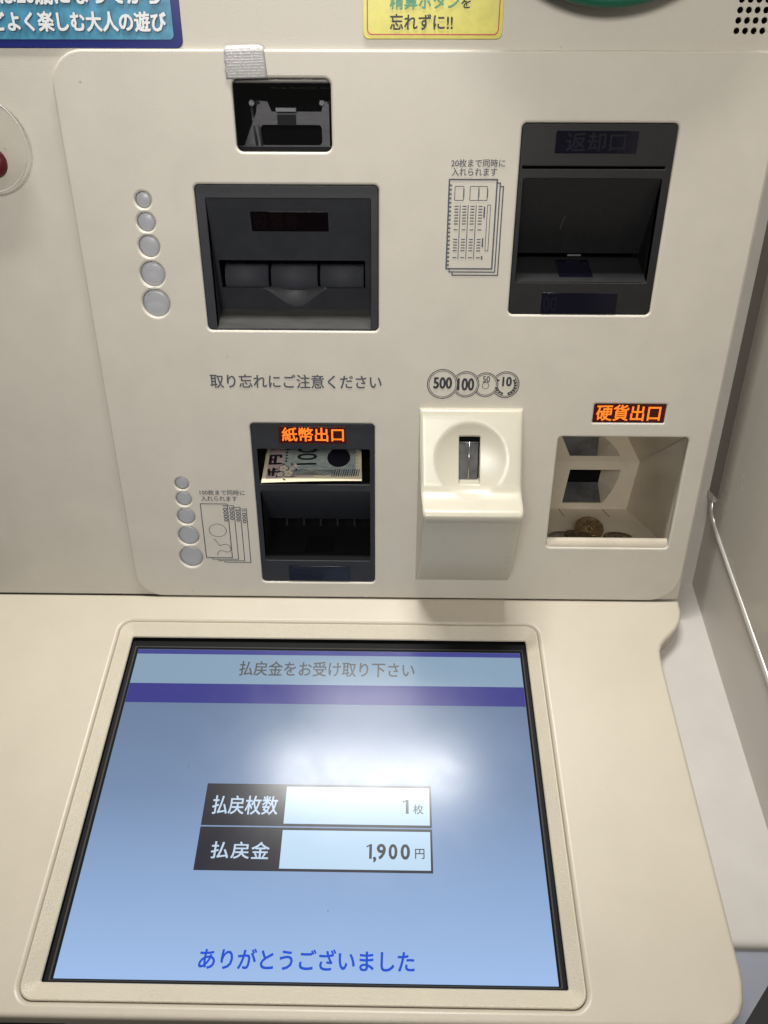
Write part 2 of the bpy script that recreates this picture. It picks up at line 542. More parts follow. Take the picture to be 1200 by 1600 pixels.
b = MB()
CO = [(0.0416, 0.1857, 0.0108), (0.0585, 0.1856, 0.0094), (0.0728, 0.1854, 0.0088), (0.0872, 0.1855, 0.0096)]
for i, (x, y, r) in enumerate(CO):
    for rr, w in ((r, 0.0006), (r - 0.0011, 0.00042)):
        pts = []
        run = []
        for k in range(73):
            a = 2 * math.pi * k / 72
            q = (x + rr * math.cos(a), y + rr * math.sin(a))
            hid = i > 0 and math.hypot(q[0] - CO[i - 1][0], q[1] - CO[i - 1][1]) < CO[i - 1][2]
            if hid:
                if len(run) > 1: pts.append(run)
                run = []
            else:
                run.append(q)
        if len(run) > 1: pts.append(run)
        for rn in pts:
            b.stroke(rn, w, T)
b.text('500', (0.0353, 0.1825, 0.0482, 0.1906), T + .00003, 1, weight=0.03)
b.text('100', (0.0527, 0.1812, 0.0642, 0.1900), T + .00003, 1, weight=0.03)
b.text('50', (0.0706, 0.1872, 0.0756, 0.1918), T + .00003, 1, weight=0.01)
b.stroke(circle(0.0727, 0.1848, 0.0024, 20), 0.0004, T + .00003, closed=True)
b.text('10', (0.0849, 0.1846, 0.0912, 0.1912), T + .00003, 1, weight=0.03)
for k in range(-7, 8):
    if k == 0:
        continue
    a = R(-90 + k * 16.5)
    cx, cy = 0.0874 + 0.0068 * math.cos(a), 0.1853 + 0.0068 * math.sin(a)
    if math.hypot(cx - CO[2][0], cy - CO[2][1]) < CO[2][2]:
        continue
    for sgn in (1, -1):
        t = a + math.pi / 2 * (1 if k > 0 else -1) + sgn * 0.6
        d, nn = Vector((math.cos(t), math.sin(t))) * 0.0014, Vector((-math.sin(t), math.cos(t))) * 0.00065
        c = Vector((cx, cy)) + d * 0.5
        b.poly([(*(c - d), T + .00004), (*(c + nn), T + .00004), (*(c + d), T + .00004), (*(c - nn), T + .00004)], 1)
b.build('coin_diagram', [INKDARK, INKDARK], machine, PANEL)

# ---- printer window
b = MB()
x0, y0, x1, y1 = WIN
ZB = -0.034
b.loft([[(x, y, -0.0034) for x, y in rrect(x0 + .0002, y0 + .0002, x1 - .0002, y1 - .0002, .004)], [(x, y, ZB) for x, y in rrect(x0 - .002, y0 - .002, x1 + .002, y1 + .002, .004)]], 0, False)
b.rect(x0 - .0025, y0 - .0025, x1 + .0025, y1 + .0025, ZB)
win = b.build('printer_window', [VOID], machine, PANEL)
b = MB()
z = -0.027
ax, ay = deep(-0.0865, 0.3402, z); bx, by = deep(-0.0352, 0.3640, z)
low = [(ax - .004, ay - .002), (bx, ay - .002), (bx, by + .001), (bx - .0035, by + .001), (bx - .005, by - .0048), (bx - .0375, by - .0048), (bx - .040, by + .001), (bx - .046, by + .0015), (bx - .048, by - .006)]
hol = rrect(ax + .0085, ay + .0005, bx - .005, ay + .0125, .0025)
b.tess([ccw(low), ccw(hol)[::-1]], lambda x, y: (x, y, z - (0.0 if y > ay + .0145 else 0.0)), 0)
mx_, my_ = deep(-0.0617, 0.3605, z)
b.box(mx_ - .0065, my_ - .0012, z, mx_ + .0065, my_ + .0010, z + .003, 1)
b.box(mx_ - .006, my_ - .0090, z + .0002, mx_ + .006, my_ - .0028, z + .002, 2)
for sx, sy in ((-0.083, 0.3640), (-0.0395, 0.3642)):
    qx, qy = deep(sx, sy, z)
    b.loft([[(x, y, z) for x, y in circle(qx, qy, .0019, 12)], [(x, y, z + .0012) for x, y in circle(qx, qy, .0017, 12)], [(x, y, z + .0012) for x, y in circle(qx, qy, .0008, 12)], [(x, y, z + .0005) for x, y in circle(qx, qy, .0001, 12)]], 1)
    b.disc(qx + .0045, qy + .0002, .0010, z + .0003, 2, 12)
rx, ry = deep(-0.0945, 0.3725, -0.02)
for k in range(30):
    h = 0.0004 + 0.0005 * random.random()
    if random.random() < 0.85:
        b.box(x0 + .021 + k * .0013, ry - .0006, -0.0205, x0 + .0219 + k * .0013, ry - .0006 + h, -0.0199, 1)
b.box(x0 - .001, y0 - .0018, -0.03, x1 + .001, y0 + .0028, -0.012, 2)
b.box(x0 - .001, y0 + .0028, -0.0135, x1 + .001, y0 + .0033, -0.0125, 0)
for k, px in enumerate((0.006, 0.0095)):
    b.tube([(x0 + px, y0 + .030, -.031), (x0 + px + .001, y0 + .018, -.028), (x0 + px + .003, y0 + .003, -.026)], .0009, 0, 6)
b.build('print_mechanism', [BRACKET, TABM, BLACK], win, PANEL)
b = MB()
b.plate(rrect(x0 + .0003, y0 + .0003, x1 - .0003, y1 - .0003, .0040), (), -0.0030, -0.0016, 0.0003, back=True)
b.build('glass_pane', GLASS, win, PANEL)

# ---- ticket slot
b = MB()
x0, y0, x1, y1 = TIC
IX0, IX1, IT = -0.1176, -0.0100, 0.3092
NB, PB, PF = -0.0215, 0.2338, 0.2248
slope = lambda p: -0.0012 + (IT - p) / (IT - PB) * (NB + 0.0012)
b.plate(rrect(x0 + .0002, y0 + .0002, x1 - .0002, y1 - .0002, .003), [rrect(IX0, PF, IX1, IT, .0006, 2)], -0.006, -0.0010, 0.0007)
sl = [(-0.1115, 0.2525), (-0.0135, 0.2525), (-0.0135, 0.2708), (-0.1115, 0.2708)]
sl = [deep(x, p, slope(p)) for x, p in sl]
SX0, SX1, SP0, SP1 = sl[0][0], sl[1][0], sl[0][1], sl[2][1]
fs = lambda x, p: (x, p, slope(p))
# sloping face with the slot opening; its lower edge dips into a thumb notch
mid = (SX0 + SX1) / 2 + 0.001
def notch(d, w):
    return [(mid + w * t, SP0 - d * max(0.0, 0.5 + 0.5 * math.cos(math.pi * t)) ** 0.8) for t in [i / 10 for i in range(-10, 11)]]
outer_n = notch(0.0135, 0.0235)
hole = [(SX0, SP1), (SX0, SP0)] + outer_n + [(SX1, SP0), (SX1, SP1)]
b.tess([ccw([(IX0, PB), (IX1, PB), (IX1, IT), (IX0, IT)]), ccw(hole)[::-1]], fs, 0)
inner_n = notch(0.0030, 0.0175)
b.loft([[fs(x, p) for x, p in outer_n], [(x, p + .0004, slope(p) - .006) for x, p in inner_n]], 2, True, False)
for xx in (IX0, IX1):
    b.poly([(xx, IT, slope(IT)), (xx, PB, NB), (xx, PF, -0.0010), (xx, IT, -0.0010)][::1 if xx < -0.1 else -1], 0)
b.poly([(IX0, PF, -0.0012), (IX1, PF, -0.0012), (IX1, PB, NB), (IX0, PB, NB)], 1)
dz = -0.020
b.poly([(SX0, SP1, slope(SP1)), (SX1, SP1, slope(SP1)), (SX1, SP1 - .001, slope(SP1) + dz), (SX0, SP1 - .001, slope(SP1) + dz)], 3)
b.poly([(SX0, SP0 - .006, slope(SP0) + dz), (SX1, SP0 - .006, slope(SP0) + dz), (SX1, SP1, slope(SP1) + dz), (SX0, SP1, slope(SP1) + dz)], 3)
for xx in (SX0, SX1):
    b.poly([(xx, SP0, slope(SP0)), (xx, SP1, slope(SP1)), (xx, SP1, slope(SP1) + dz), (xx, SP0 - .004, slope(SP0) + dz)], 3)
b.poly([(SX0, SP0 - .0004, slope(SP0) - .006), (SX1, SP0 - .0004, slope(SP0) - .006), (SX1, SP0 - .004, slope(SP0) + dz), (SX0, SP0 - .004, slope(SP0) + dz)], 3)
b.poly([(SX0, SP0, slope(SP0)), (mid - .0235, SP0, slope(SP0)), (mid - .0175, SP0, slope(SP0) - .006), (SX0, SP0, slope(SP0) - .006)], 2)
b.poly([(SX1, SP0, slope(SP0)), (mid + .0235, SP0, slope(SP0)), (mid + .0175, SP0, slope(SP0) - .006), (SX1, SP0, slope(SP0) - .006)], 2)
tk = b.build('ticket_slot', [DGREY, FLOORGREY, DGREY, VOID], machine, PANEL)
wseg = (SX1 - SX0)
for a, c in ((0.015, 0.318), (0.338, 0.662), (0.682, 0.985)):
    b = MB()
    xa, xb = SX0 + wseg * a, SX0 + wseg * c
    cp, cn, rr = SP0 + .0050, slope(SP0) - .0165, .0125
    prof = [(cp + rr * math.sin(t), cn + rr * math.cos(t)) for t in [R(-100 + 200 * i / 16) for i in range(17)]]
    ids = b.loft([[(xa, p, n) for p, n in prof], [(xb, p, n) for p, n in prof]], 0, True, False)
    b.face(ids[0]); b.face(ids[1][::-1])
    b.build('roller', ROLLER, tk, PANEL)


def display(parent, quad, n, mats, txt=None, box=None, lit=False, fn=None, weight=0.012, frame=PANEL):
    x0, y0, x1, y1 = quad
    b = MB()
    b.plate(rrect(x0, y0, x1, y1, .0005, 2), (), n - .004, n + .0005, .0002, 0)
    if txt:
        b.text(txt, box, n + .00065, 1, weight=weight)
    if fn:
        b.v = [fn(*p) for p in b.v]
    return b.build('lit_display' if lit else 'display', mats, parent, frame)


ang = math.atan2(NB + .0012, -(IT - PB))
def tilt(x, p, n):
    return (x, p, slope(p) + n)
display(tk, (-0.0895, 0.2885, -0.0380, 0.3012), 0.0, [REDWIN, REDDOTS], '投票券', (-0.0875, 0.2898, -0.0575, 0.3001), fn=tilt)

# ---- return slot
b = MB()
x0, y0, x1, y1 = RET
IX0, IX1, IT, PF = 0.0886, 0.1772, 0.3218, 0.2572
NB, PB = -0.0290, 0.2697
b.plate(rrect(x0 + .0002, y0 + .0002, x1 - .0002, y1 - .0002, .003), [rrect(IX0, PF, IX1, IT, .0012, 3), rrect(0.0873, 0.3276, 0.1780, 0.3291, .0002, 1)], -0.006, -0.0010, 0.0006)
b.rect(0.0868, 0.327, 0.1785, 0.33, -0.0055, 2)
sl2 = lambda p: -0.0016 + (IT - p) / (IT - PB) * (NB + 0.0016)
PG = PB + 0.003
b.poly([(IX0, PG, sl2(PG)), (IX1, PG, sl2(PG)), (IX1, IT, -0.0016), (IX0, IT, -0.0016)], 0)
b.poly([(IX0, PB - .004, NB - .012), (IX1, PB - .004, NB - .012), (IX1, PG, NB - .012), (IX0, PG, NB - .012)], 2)
b.poly([(IX0, PG, sl2(PG)), (IX1, PG, sl2(PG)), (IX1, PG, NB - .012), (IX0, PG, NB - .012)][::-1], 2)
b.poly([(IX0, PF + .0003, -0.0012), (IX1, PF + .0003, -0.0012), (IX1, PB, NB), (IX0, PB, NB)], 1)
b.poly([(IX0, PB, NB), (IX1, PB, NB), (IX1, PB - .001, NB - .013), (IX0, PB - .001, NB - .013)], 2)
for xx in (IX0, IX1):
    b.poly([(xx, IT, -0.001), (xx, PG, sl2(PG)), (xx, PB, NB), (xx, PF, -0.001)][::1 if xx < .1 else -1], 0)
mx_, my_ = deep(0.1266, 0.2752, sl2(0.276))
b.box(mx_ - .0050, my_ - .0008, sl2(my_) - .001, mx_ + .0045, my_ + .0003, sl2(my_) + .0012, 3)
b.stroke([(0.1202, 0.2985), (0.1192, 0.2925), (0.1185, 0.2890)], 0.0003, 0, 3)
for i in range(len(b.v) - 6, len(b.v)):
    x, p, _ = b.v[i]
    b.v[i] = (x, p, sl2(p) + .0002)
rt = b.build('return_slot', [DGREY2, DGREY2, VOID, DSTEEL], machine, PANEL)
display(rt, (0.1068, 0.3366, 0.1584, 0.3494), -0.0010, [BLUWIN, BLUDOTS], '返却口', (0.1135, 0.3378, 0.1505, 0.3484))
display(rt, (0.1073, 0.2363, 0.1590, 0.2504), -0.0010, [BLUWIN, BLUDOTS], '00', (0.1085, 0.2380, 0.1180, 0.2478))
b = MB()
fz = lambda p: -0.0012 + (p - PF - .0003) / (PB - PF - .0003) * (NB + 0.0012)
q = [deep(x, p, -0.013) for x, p in ((0.1195, 0.2602), (0.1410, 0.2602), (0.1385, 0.2712), (0.1165, 0.2712))]
pa, pb = PF + .0028, PB - .0012
q = [(0.1190, pa), (0.1422, pa), (0.1418, pb), (0.1186, pb)]
b.poly([(x, p, fz(p) + .0003) for x, p in q], 0)
for i in range(1, 7):
    xx = 0.119 + i * 0.0033
    b.poly([(xx - .0002, pa + .001, fz(pa + .001) + .0004), (xx + .0002, pa + .001, fz(pa + .001) + .0004), (xx + .0002, pb - .001, fz(pb - .001) + .0004), (xx - .0002, pb - .001, fz(pb - .001) + .0004)], 1)
b.build('sensor_window', [BLUWIN, BLUDOTS], rt, PANEL)

# ---- banknote slot
b = MB()
x0, y0, x1, y1 = BIL
b.plate(rrect(x0 + .0002, y0 + .0002, x1 - .0002, y1 - .0002, .003), [rrect(-0.0967, 0.1045, -0.0112, 0.1338, .0008, 2), rrect(-0.0966, 0.0364, -0.0112, 0.0985, .0016, 3)], -0.008, -0.0010, 0.0006)
def cave(xa, xb, pa, pb, n, mi, pb_in=None, pa_in=None):
    pb_in = pb if pb_in is None else pb_in
    pa_in = pa if pa_in is None else pa_in
    A = [(xa, pa, -.002), (xb, pa, -.002), (xb, pb, -.002), (xa, pb, -.002)]
    B = [(xa, pa_in, n), (xb, pa_in, n), (xb, pb_in, n), (xa, pb_in, n)]
    b.poly([A[0], A[1], B[1], B[0]], mi[0]); b.poly([A[2], A[3], B[3], B[2]], mi[1])
    b.poly([A[1], A[2], B[2], B[1]], mi[2]); b.poly([A[3], A[0], B[0], B[3]], mi[2])
    b.poly(B, mi[3])
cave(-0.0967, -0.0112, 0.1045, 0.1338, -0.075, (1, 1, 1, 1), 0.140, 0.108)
# inlet: sloping hood, then a dark throat with guide ribs, flat shelf
XA, XB = -0.0966, -0.0112
b.poly([(XA, 0.0985, -.002), (XB, 0.0985, -.002), (XB, 0.0570, -.036), (XA, 0.0570, -.036)][::-1], 0)
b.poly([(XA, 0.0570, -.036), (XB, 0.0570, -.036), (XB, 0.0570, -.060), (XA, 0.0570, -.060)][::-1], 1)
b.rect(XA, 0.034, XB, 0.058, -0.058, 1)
b.poly([(XA, 0.0366, -.0015), (XB, 0.0366, -.0015), (XB, 0.0372, -.060), (XA, 0.0372, -.060)], 2)
for xx in (XA, XB):
    b.poly([(xx, 0.0364, -.002), (xx, 0.0985, -.002), (xx, 0.0570, -.036), (xx, 0.0570, -.058), (xx, 0.0366, -.058)], 0)
for k in range(5):
    xx = -0.0830 + k * 0.0143
    b.box(xx - .0008, 0.0485, -.045, xx + .0008, 0.0572, -.0385, 2)
    b.box(xx + .0018, 0.0563, -.040, xx + .0095, 0.0568, -.0368, 2)
b.poly([(-0.0660, 0.0371, -.0150), (-0.0425, 0.0371, -.0150), (-0.0425, 0.0375, -.040), (-0.0660, 0.0375, -.040)], 1)
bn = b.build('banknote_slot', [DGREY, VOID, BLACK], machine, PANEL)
display(bn, (-0.0796, 0.1385, -0.0291, 0.1520), -0.0010, [LEDBACK, ORANGE], '紙幣出口', (-0.0768, 0.1404, -0.0307, 0.1512), True, weight=0.014)
display(bn, (-0.0780, 0.0177, -0.0281, 0.0314), -0.0010, [BLUWIN, BLUDOTS])

# ---- lit sign over the coin tray
display(machine, SIG, -0.0012, [LEDBACK, ORANGE], '硬貨出口', (SIG[0] + .0022, SIG[1] + .0016, SIG[2] - .0036, SIG[3] - .0008), True, weight=0.014)

# ---- coin entry box
def spline(pts, n):
    out = []
    P = [Vector(p) for p in pts]
    for i in range(len(P) - 1):
        a, q, c, d = P[max(i - 1, 0)], P[i], P[i + 1], P[min(i + 2, len(P) - 1)]
        for k in range(n):
            t = k / n
            out.append(0.5 * ((2 * q) + (c - a) * t + (2 * a - 5 * q + 4 * c - d) * t * t + (3 * q - a - 3 * c + d) * t ** 3))
    out.append(P[-1])
    return out


prof = [Vector((0.1676, -0.002)), Vector((0.1676, 0.0020)), Vector((0.1672, 0.0036)), Vector((0.1660, 0.0047))]
prof += [Vector((0.1630, 0.0061)), Vector((0.1622, 0.0065))]
prof += [Vector((0.1612 - t * 0.0432, 0.0070 + t * 0.0190)) for t in [i / 28 for i in range(29)]]
prof += spline([(0.1165, 0.0268), (0.1132, 0.0295), (0.1100, 0.0345), (0.1075, 0.0405), (0.1056, 0.0450), (0.1030, 0.0474), (0.1000, 0.0473), (0.0972, 0.0453)], 5)
prof += spline([(0.0955, 0.0436), (0.0830, 0.0368), (0.0660, 0.0305), (0.0480, 0.0235), (0.0330, 0.0140), (0.0250, 0.0070), (0.0222, 0.0035)], 5)
prof += [Vector((0.0218, 0.0012)), Vector((0.0218, -0.002))]
CX0, CX1 = 0.0254, 0.1011
SLX0, SLX1, SLP0, SLP1 = 0.0545, 0.0703, 0.1172, 0.1490
DCX, DCP, DR = 0.0632, 0.1345, 0.0270
rowsP = sorted(set([round(p.x, 5) for p in prof]), reverse=True)
# rows of the grid: profile points plus the slot's own edges
rows = []
for i, p in enumerate(prof):
    rows.append(p)
    if i + 1 < len(prof):
        for e in (SLP1, SLP0):
            if prof[i + 1].x < e < p.x:
                t = (p.x - e) / (p.x - prof[i + 1].x)
                rows.append(p.lerp(prof[i + 1], t))
cols = [0, .0004, .0009, .0016, .0026] + [CX0 - CX0 + 0.0026 + (CX1 - CX0 - .0052) * i / 44 for i in range(1, 44)]
W_ = CX1 - CX0
cols += [W_ - .0026, W_ - .0016, W_ - .0009, W_ - .0004, W_]
cols = sorted(cols + [SLX0 - CX0, SLX1 - CX0])
cols = [c for i, c in enumerate(cols) if i == 0 or c - cols[i - 1] > 1e-5]
b = MB()
grid = []
for pr in rows:
    line = []
    for c in cols:
        n = pr.y
        x = CX0 + c
        e = min(c, W_ - c)
        rr = 0.0024
        if e < rr and n > rr:
            n -= rr - math.sqrt(max(0, rr * rr - (rr - e) ** 2))
        d = math.hypot((x - DCX) / DR, (pr.x - DCP) / (DR * 0.92))
        if d < 1:
            n -= 0.0050 * (1 - d * d)
        # slight draft: the sides lean in towards the lip
        xs = x + (1 - 2 * c / W_) * 0.0030 * max(0, pr.y) / 0.048 * (1 if c < W_ / 2 else 0.25)
        line.append(b.vert((xs, pr.x, n)))
    grid.append(line)
def inslot(i, j):
    pm = (rows[i].x + rows[i + 1].x) / 2
    cm = CX0 + (cols[j] + cols[j + 1]) / 2
    return SLX0 < cm < SLX1 and SLP0 < pm < SLP1
for i in range(len(rows) - 1):
    for j in range(len(cols) - 1):
        if inslot(i, j):
            for (a, c, ia, ja) in (((i, j), (i, j + 1), i - 1, j), ((i + 1, j + 1), (i + 1, j), i + 1, j), ((i, j + 1), (i + 1, j + 1), i, j + 1), ((i + 1, j), (i, j), i, j - 1)):
                if not inslot(ia, ja):
                    v0, v1 = grid[a[0]][a[1]], grid[c[0]][c[1]]
                    p0, p1 = b.v[v0], b.v[v1]
                    b.poly([p1, p0, (p0[0] * .94 + .0632 * .06, p0[1], -.001), (p1[0] * .94 + .0632 * .06, p1[1], -.001)], 0)
            continue
        b.face((grid[i][j], grid[i + 1][j], grid[i + 1][j + 1], grid[i][j + 1]), 0, True)
for col in (0, len(cols) - 1):
    ids = [g[col] for g in grid]
    pts = [b.v[i] for i in ids]
    b.face([b.vert(p) for p in (pts if col == 0 else pts[::-1])], 0)
cb = b.build('coin_entry', IVORY, machine, PANEL)
b = MB()
ZS = 0.0095
sh = lambda x0, p0, x1, p1, dz, mi: b.poly([(x0, p0, ZS + dz + .006), (x1, p0, ZS + dz + .006), (x1, p1, ZS + dz), (x0, p1, ZS + dz)], mi)
sh(SLX0 + .0002, SLP0 + .0002, 0.0620, SLP1 - .0040, 0, 0)
sh(0.0630, SLP0 + .0002, SLX1 - .0012, SLP1 - .0040, 0, 0)
sh(SLX0 + .0002, SLP0 + .0002, SLX1 - .0002, SLP1, -.0025, 2)
b.tube([(0.0625, SLP0 + .0003, ZS + .0062), (0.0625, SLP1 - .0040, ZS + .0004)], .0005, 1, 8)
b.tube([(SLX0 + .0002, SLP1 - .0048, ZS + .0004), (SLX1 - .0004, SLP1 - .0048, ZS + .0004)], .0005, 0, 8)
b.build('slot_shutter', [DSTEEL, STEEL, VOID], cb, PANEL)

# ---- coin payout tray
b = MB()
x0, y0, x1, y1 = TRA
pc, nc = 0.0855, -0.0965
pw, nw = 0.0314, -0.1105
frnt = -0.0034
x0i, x1i = x0 + .0003, x1 - .0003
lip = [(0.0514, -0.0012), (0.0530, -0.0014), (0.0550, -0.0022), (0.0567, -0.0036), (0.0574, -0.0052), (0.0570, -0.0070), (0.0550, -0.0082), (0.0500, -0.0085)]
b.loft([[(x0i, p, n) for p, n in lip], [(x1i, p, n) for p, n in lip]], 0, True, False)
b.poly([(x0i, 0.0500, -0.0085), (x1i, 0.0500, -0.0085), (x1i, pw, nw), (x0i, pw, nw)], 0)
for xx in (x0i, x1i):
    b.poly([(xx, y0, frnt), (xx, y1 - .0003, frnt), (xx, pc, nc), (xx, pw, nw), (xx, 0.050, -0.0085)][::1 if xx < .15 else -1], 0)
wall = lambda x, p: (x, p, nc + (pc - p) / (pc - pw) * (nw - nc))
hol = [(0.1650, 0.0382), (0.1662, 0.0765), (0.2120, 0.0765), (0.2112, 0.066), (0.2090, 0.055), (0.2050, 0.044), (0.2020, 0.0382)]
b.tess([ccw([(x0i, pw), (x1i, pw), (x1i, pc), (x0i, pc)]), ccw(hol)[::-1]], wall, 0)
H = [wall(*q) for q in hol]
Hb = [(min(q[0], 0.2045) + (0.001 if q[0] < .19 else -.003), q[1], q[2] - 0.022) for q in H]
b.loft([H, Hb], 0, False)
b.poly([Hb[i] for i in range(len(Hb))], 1)
b.poly([(0.1655, 0.0386, H[0][2] - .001), (0.2012, 0.0386, H[0][2] - .001), (0.2008, 0.0520, H[0][2] - .0195), (0.1660, 0.0520, H[0][2] - .0195)], 2)
for xx in (0.1625, 0.2035):
    b.poly([(xx - .0004, 0.0484, -0.017), (xx + .0004, 0.0484, -0.017), (xx + .0004, pw + .0002, nw + .001), (xx - .0004, pw + .0002, nw + .001)], 3)
tr = b.build('coin_tray', [TRAYM, VOID, DSTEEL, DGREY], machine, PANEL)
b = MB()
b.poly([(x0i, pc, nc), (x1i, pc, nc), (x1i, y1 - .0006, -0.0045), (x0i, y1 - .0006, -0.0045)])
b.poly([(x0i, y1 - .0006, -0.0046), (x1i, y1 - .0006, -0.0046), (x1i, y1 + .001, -0.0036), (x0i, y1 + .001, -0.0036)])
b.build('tray_ceiling', MIRROR, tr, PANEL)

# ---- desk with its screen surround (desk frame: y = away from the viewer)
b = MB()
DC = -0.0445                                           # the desk is symmetric about this line
right = [(0.2452, 0.0027), (0.2451, -0.004), (0.2447, -0.010), (0.2418, -0.018), (0.2372, -0.0248), (0.2315, -0.0305), (0.2260, -0.0355), (0.2218, -0.0405), (0.2196, -0.046), (0.2188, -0.052), (0.2186, -0.060), (0.2186, -0.264), (0.2180, -0.272), (0.2158, -0.281), (0.2118, -0.288), (0.2055, -0.293), (0.1980, -0.2952)]
outl = right + [(2 * DC - x, y) for x, y in right[::-1]]
ro = rrect(-0.2137, -0.2868, 0.1243, -0.0233, 0.0095, 8)
b.plate(outl, [ro], -0.020, 0.0, 0.0030, seg=5)
b.poly([(-0.30, -.2945, -.020), (0.21, -.2945, -.020), (0.21, -.2800, -.07), (-.30, -.2800, -.07)], 0)
desk = b.build('desk_panel', DESKM, machine, DESK)
b = MB()
def ringz(x0, y0, x1, y1, r, z):
    return [(x, y, z) for x, y in rrect(x0, y0, x1, y1, r, 8)]
b.loft([ringz(-0.2133, -0.2864, 0.1239, -0.0237, 0.0092, -0.004), ringz(-0.2133, -0.2864, 0.1239, -0.0237, 0.0092, -0.0012), ringz(-0.2129, -0.2860, 0.1235, -0.0241, 0.0089, -0.0007), ringz(-0.2122, -0.2853, 0.1228, -0.0248, 0.0083, -0.0006)], 0, True)
b.loft([ringz(-0.2122, -0.2853, 0.1228, -0.0248, 0.0083, -0.0006), ringz(-0.2042, -0.2766, 0.1153, -0.0342, 0.0016, -0.0056)], 0, False)
b.loft([ringz(-0.2042, -0.2766, 0.1153, -0.0342, 0.0016, -0.0056), ringz(-0.2038, -0.2762, 0.1149, -0.0346, 0.0013, -0.0062), ringz(-0.2036, -0.2760, 0.1147, -0.0348, 0.0012, -0.0072)], 0, True)
b.build('screen_surround', BEZEL, desk, DESK)

SCRZ = -0.0118
b = MB()
b.loft([ringz(-0.2036, -0.2760, 0.1147, -0.0348, 0.0012, -0.0070), ringz(-0.2036, -0.2760, 0.1147, -0.0348, 0.0012, -0.0105)], 0, False)
b.loft([ringz(-0.2036, -0.2760, 0.1147, -0.0348, 0.0012, -0.0105), ringz(-0.2012, -0.2745, 0.1124, -0.0405, 0.0006, -0.0108)], 0, False)
b.loft([ringz(-0.2012, -0.2745, 0.1124, -0.0405, 0.0006, -0.0108), ringz(-0.2001, -0.2740, 0.1114, -0.0414, 0.0006, -0.0109)], 1, False)
b.loft([ringz(-0.2001, -0.2740, 0.1114, -0.0414, 0.0006, -0.0109), ringz(-0.1995, -0.2738, 0.1108, -0.0418, 0.0006, -0.0112)], 0, False)
b.loft([ringz(-0.1995, -0.2738, 0.1108, -0.0418, 0.0006, -0.0112), ringz(-0.1985, -0.2732, 0.1100, -0.0428, 0.0003, SCRZ)], 0, False)
SBLACK = mat('black_screen_frame', (0.004, 0.004, 0.0045), 0.6, spec=0.15)
SGREY = mat('grey_screen_gasket', (0.040, 0.039, 0.038), 0.6, spec=0.2)
b.build('screen_frame', [SBLACK, SGREY], desk, DESK)


def scr(name, c, s=1.0):
    m = mat(name, (0.012, 0.012, 0.014), 0.185, spec=0.19, emit=c, estr=s)
    nt = m.node_tree                                   # finger smears on the glass change its gloss
    tc, n, r = nt.nodes.new('ShaderNodeTexCoord'), nt.nodes.new('ShaderNodeTexNoise'), nt.nodes.new('ShaderNodeMapRange')
    n.inputs['Scale'].default_value = 24
    n.inputs['Detail'].default_value = 5
    n.inputs['Distortion'].default_value = 1.2
    r.inputs['From Min'].default_value, r.inputs['From Max'].default_value = 0.3, 0.7
    r.inputs['To Min'].default_value, r.inputs['To Max'].default_value = 0.168, 0.205
    nt.links.new(tc.outputs['Object'], n.inputs['Vector'])
    nt.links.new(n.outputs['Fac'], r.inputs['Value'])
    nt.links.new(r.outputs['Result'], nt.nodes['Principled BSDF'].inputs['Roughness'])
    return m


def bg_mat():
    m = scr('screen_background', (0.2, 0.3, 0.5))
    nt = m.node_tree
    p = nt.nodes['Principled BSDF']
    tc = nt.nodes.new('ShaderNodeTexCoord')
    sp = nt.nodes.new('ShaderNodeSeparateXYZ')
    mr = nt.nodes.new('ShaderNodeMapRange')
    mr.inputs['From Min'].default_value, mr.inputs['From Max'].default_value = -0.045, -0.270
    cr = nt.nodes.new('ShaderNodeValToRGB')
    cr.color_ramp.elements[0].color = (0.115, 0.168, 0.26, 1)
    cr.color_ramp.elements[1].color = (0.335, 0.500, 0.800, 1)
    e = cr.color_ramp.elements.new(0.5); e.color = (0.175, 0.258, 0.415, 1)  # viewing-angle falloff painted into the emission colour: dim top, bright bottom
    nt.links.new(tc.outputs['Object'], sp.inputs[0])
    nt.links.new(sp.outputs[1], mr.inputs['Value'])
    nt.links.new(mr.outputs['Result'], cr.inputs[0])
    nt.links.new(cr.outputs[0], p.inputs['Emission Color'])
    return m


E_NAVY = scr('screen_navy', (0.045, 0.05, 0.26))
E_LIGHT = scr('screen_pale_bar', (0.23, 0.34, 0.46))
E_PURPLE = scr('screen_violet_bar', (0.035, 0.035, 0.235))
E_GREY = scr('screen_grey_text', (0.085, 0.085, 0.085))
E_DARK = scr('screen_dark_cell', (0.018, 0.018, 0.026))
E_CELL = scr('screen_white_cell', (0.50, 0.68, 0.86))
E_WTXT = scr('screen_white_text', (0.52, 0.66, 0.83))
E_BLUE = scr('screen_blue_text', (0.005, 0.075, 0.62))
E_BTXT = scr('screen_black_text', (0.03, 0.032, 0.034))

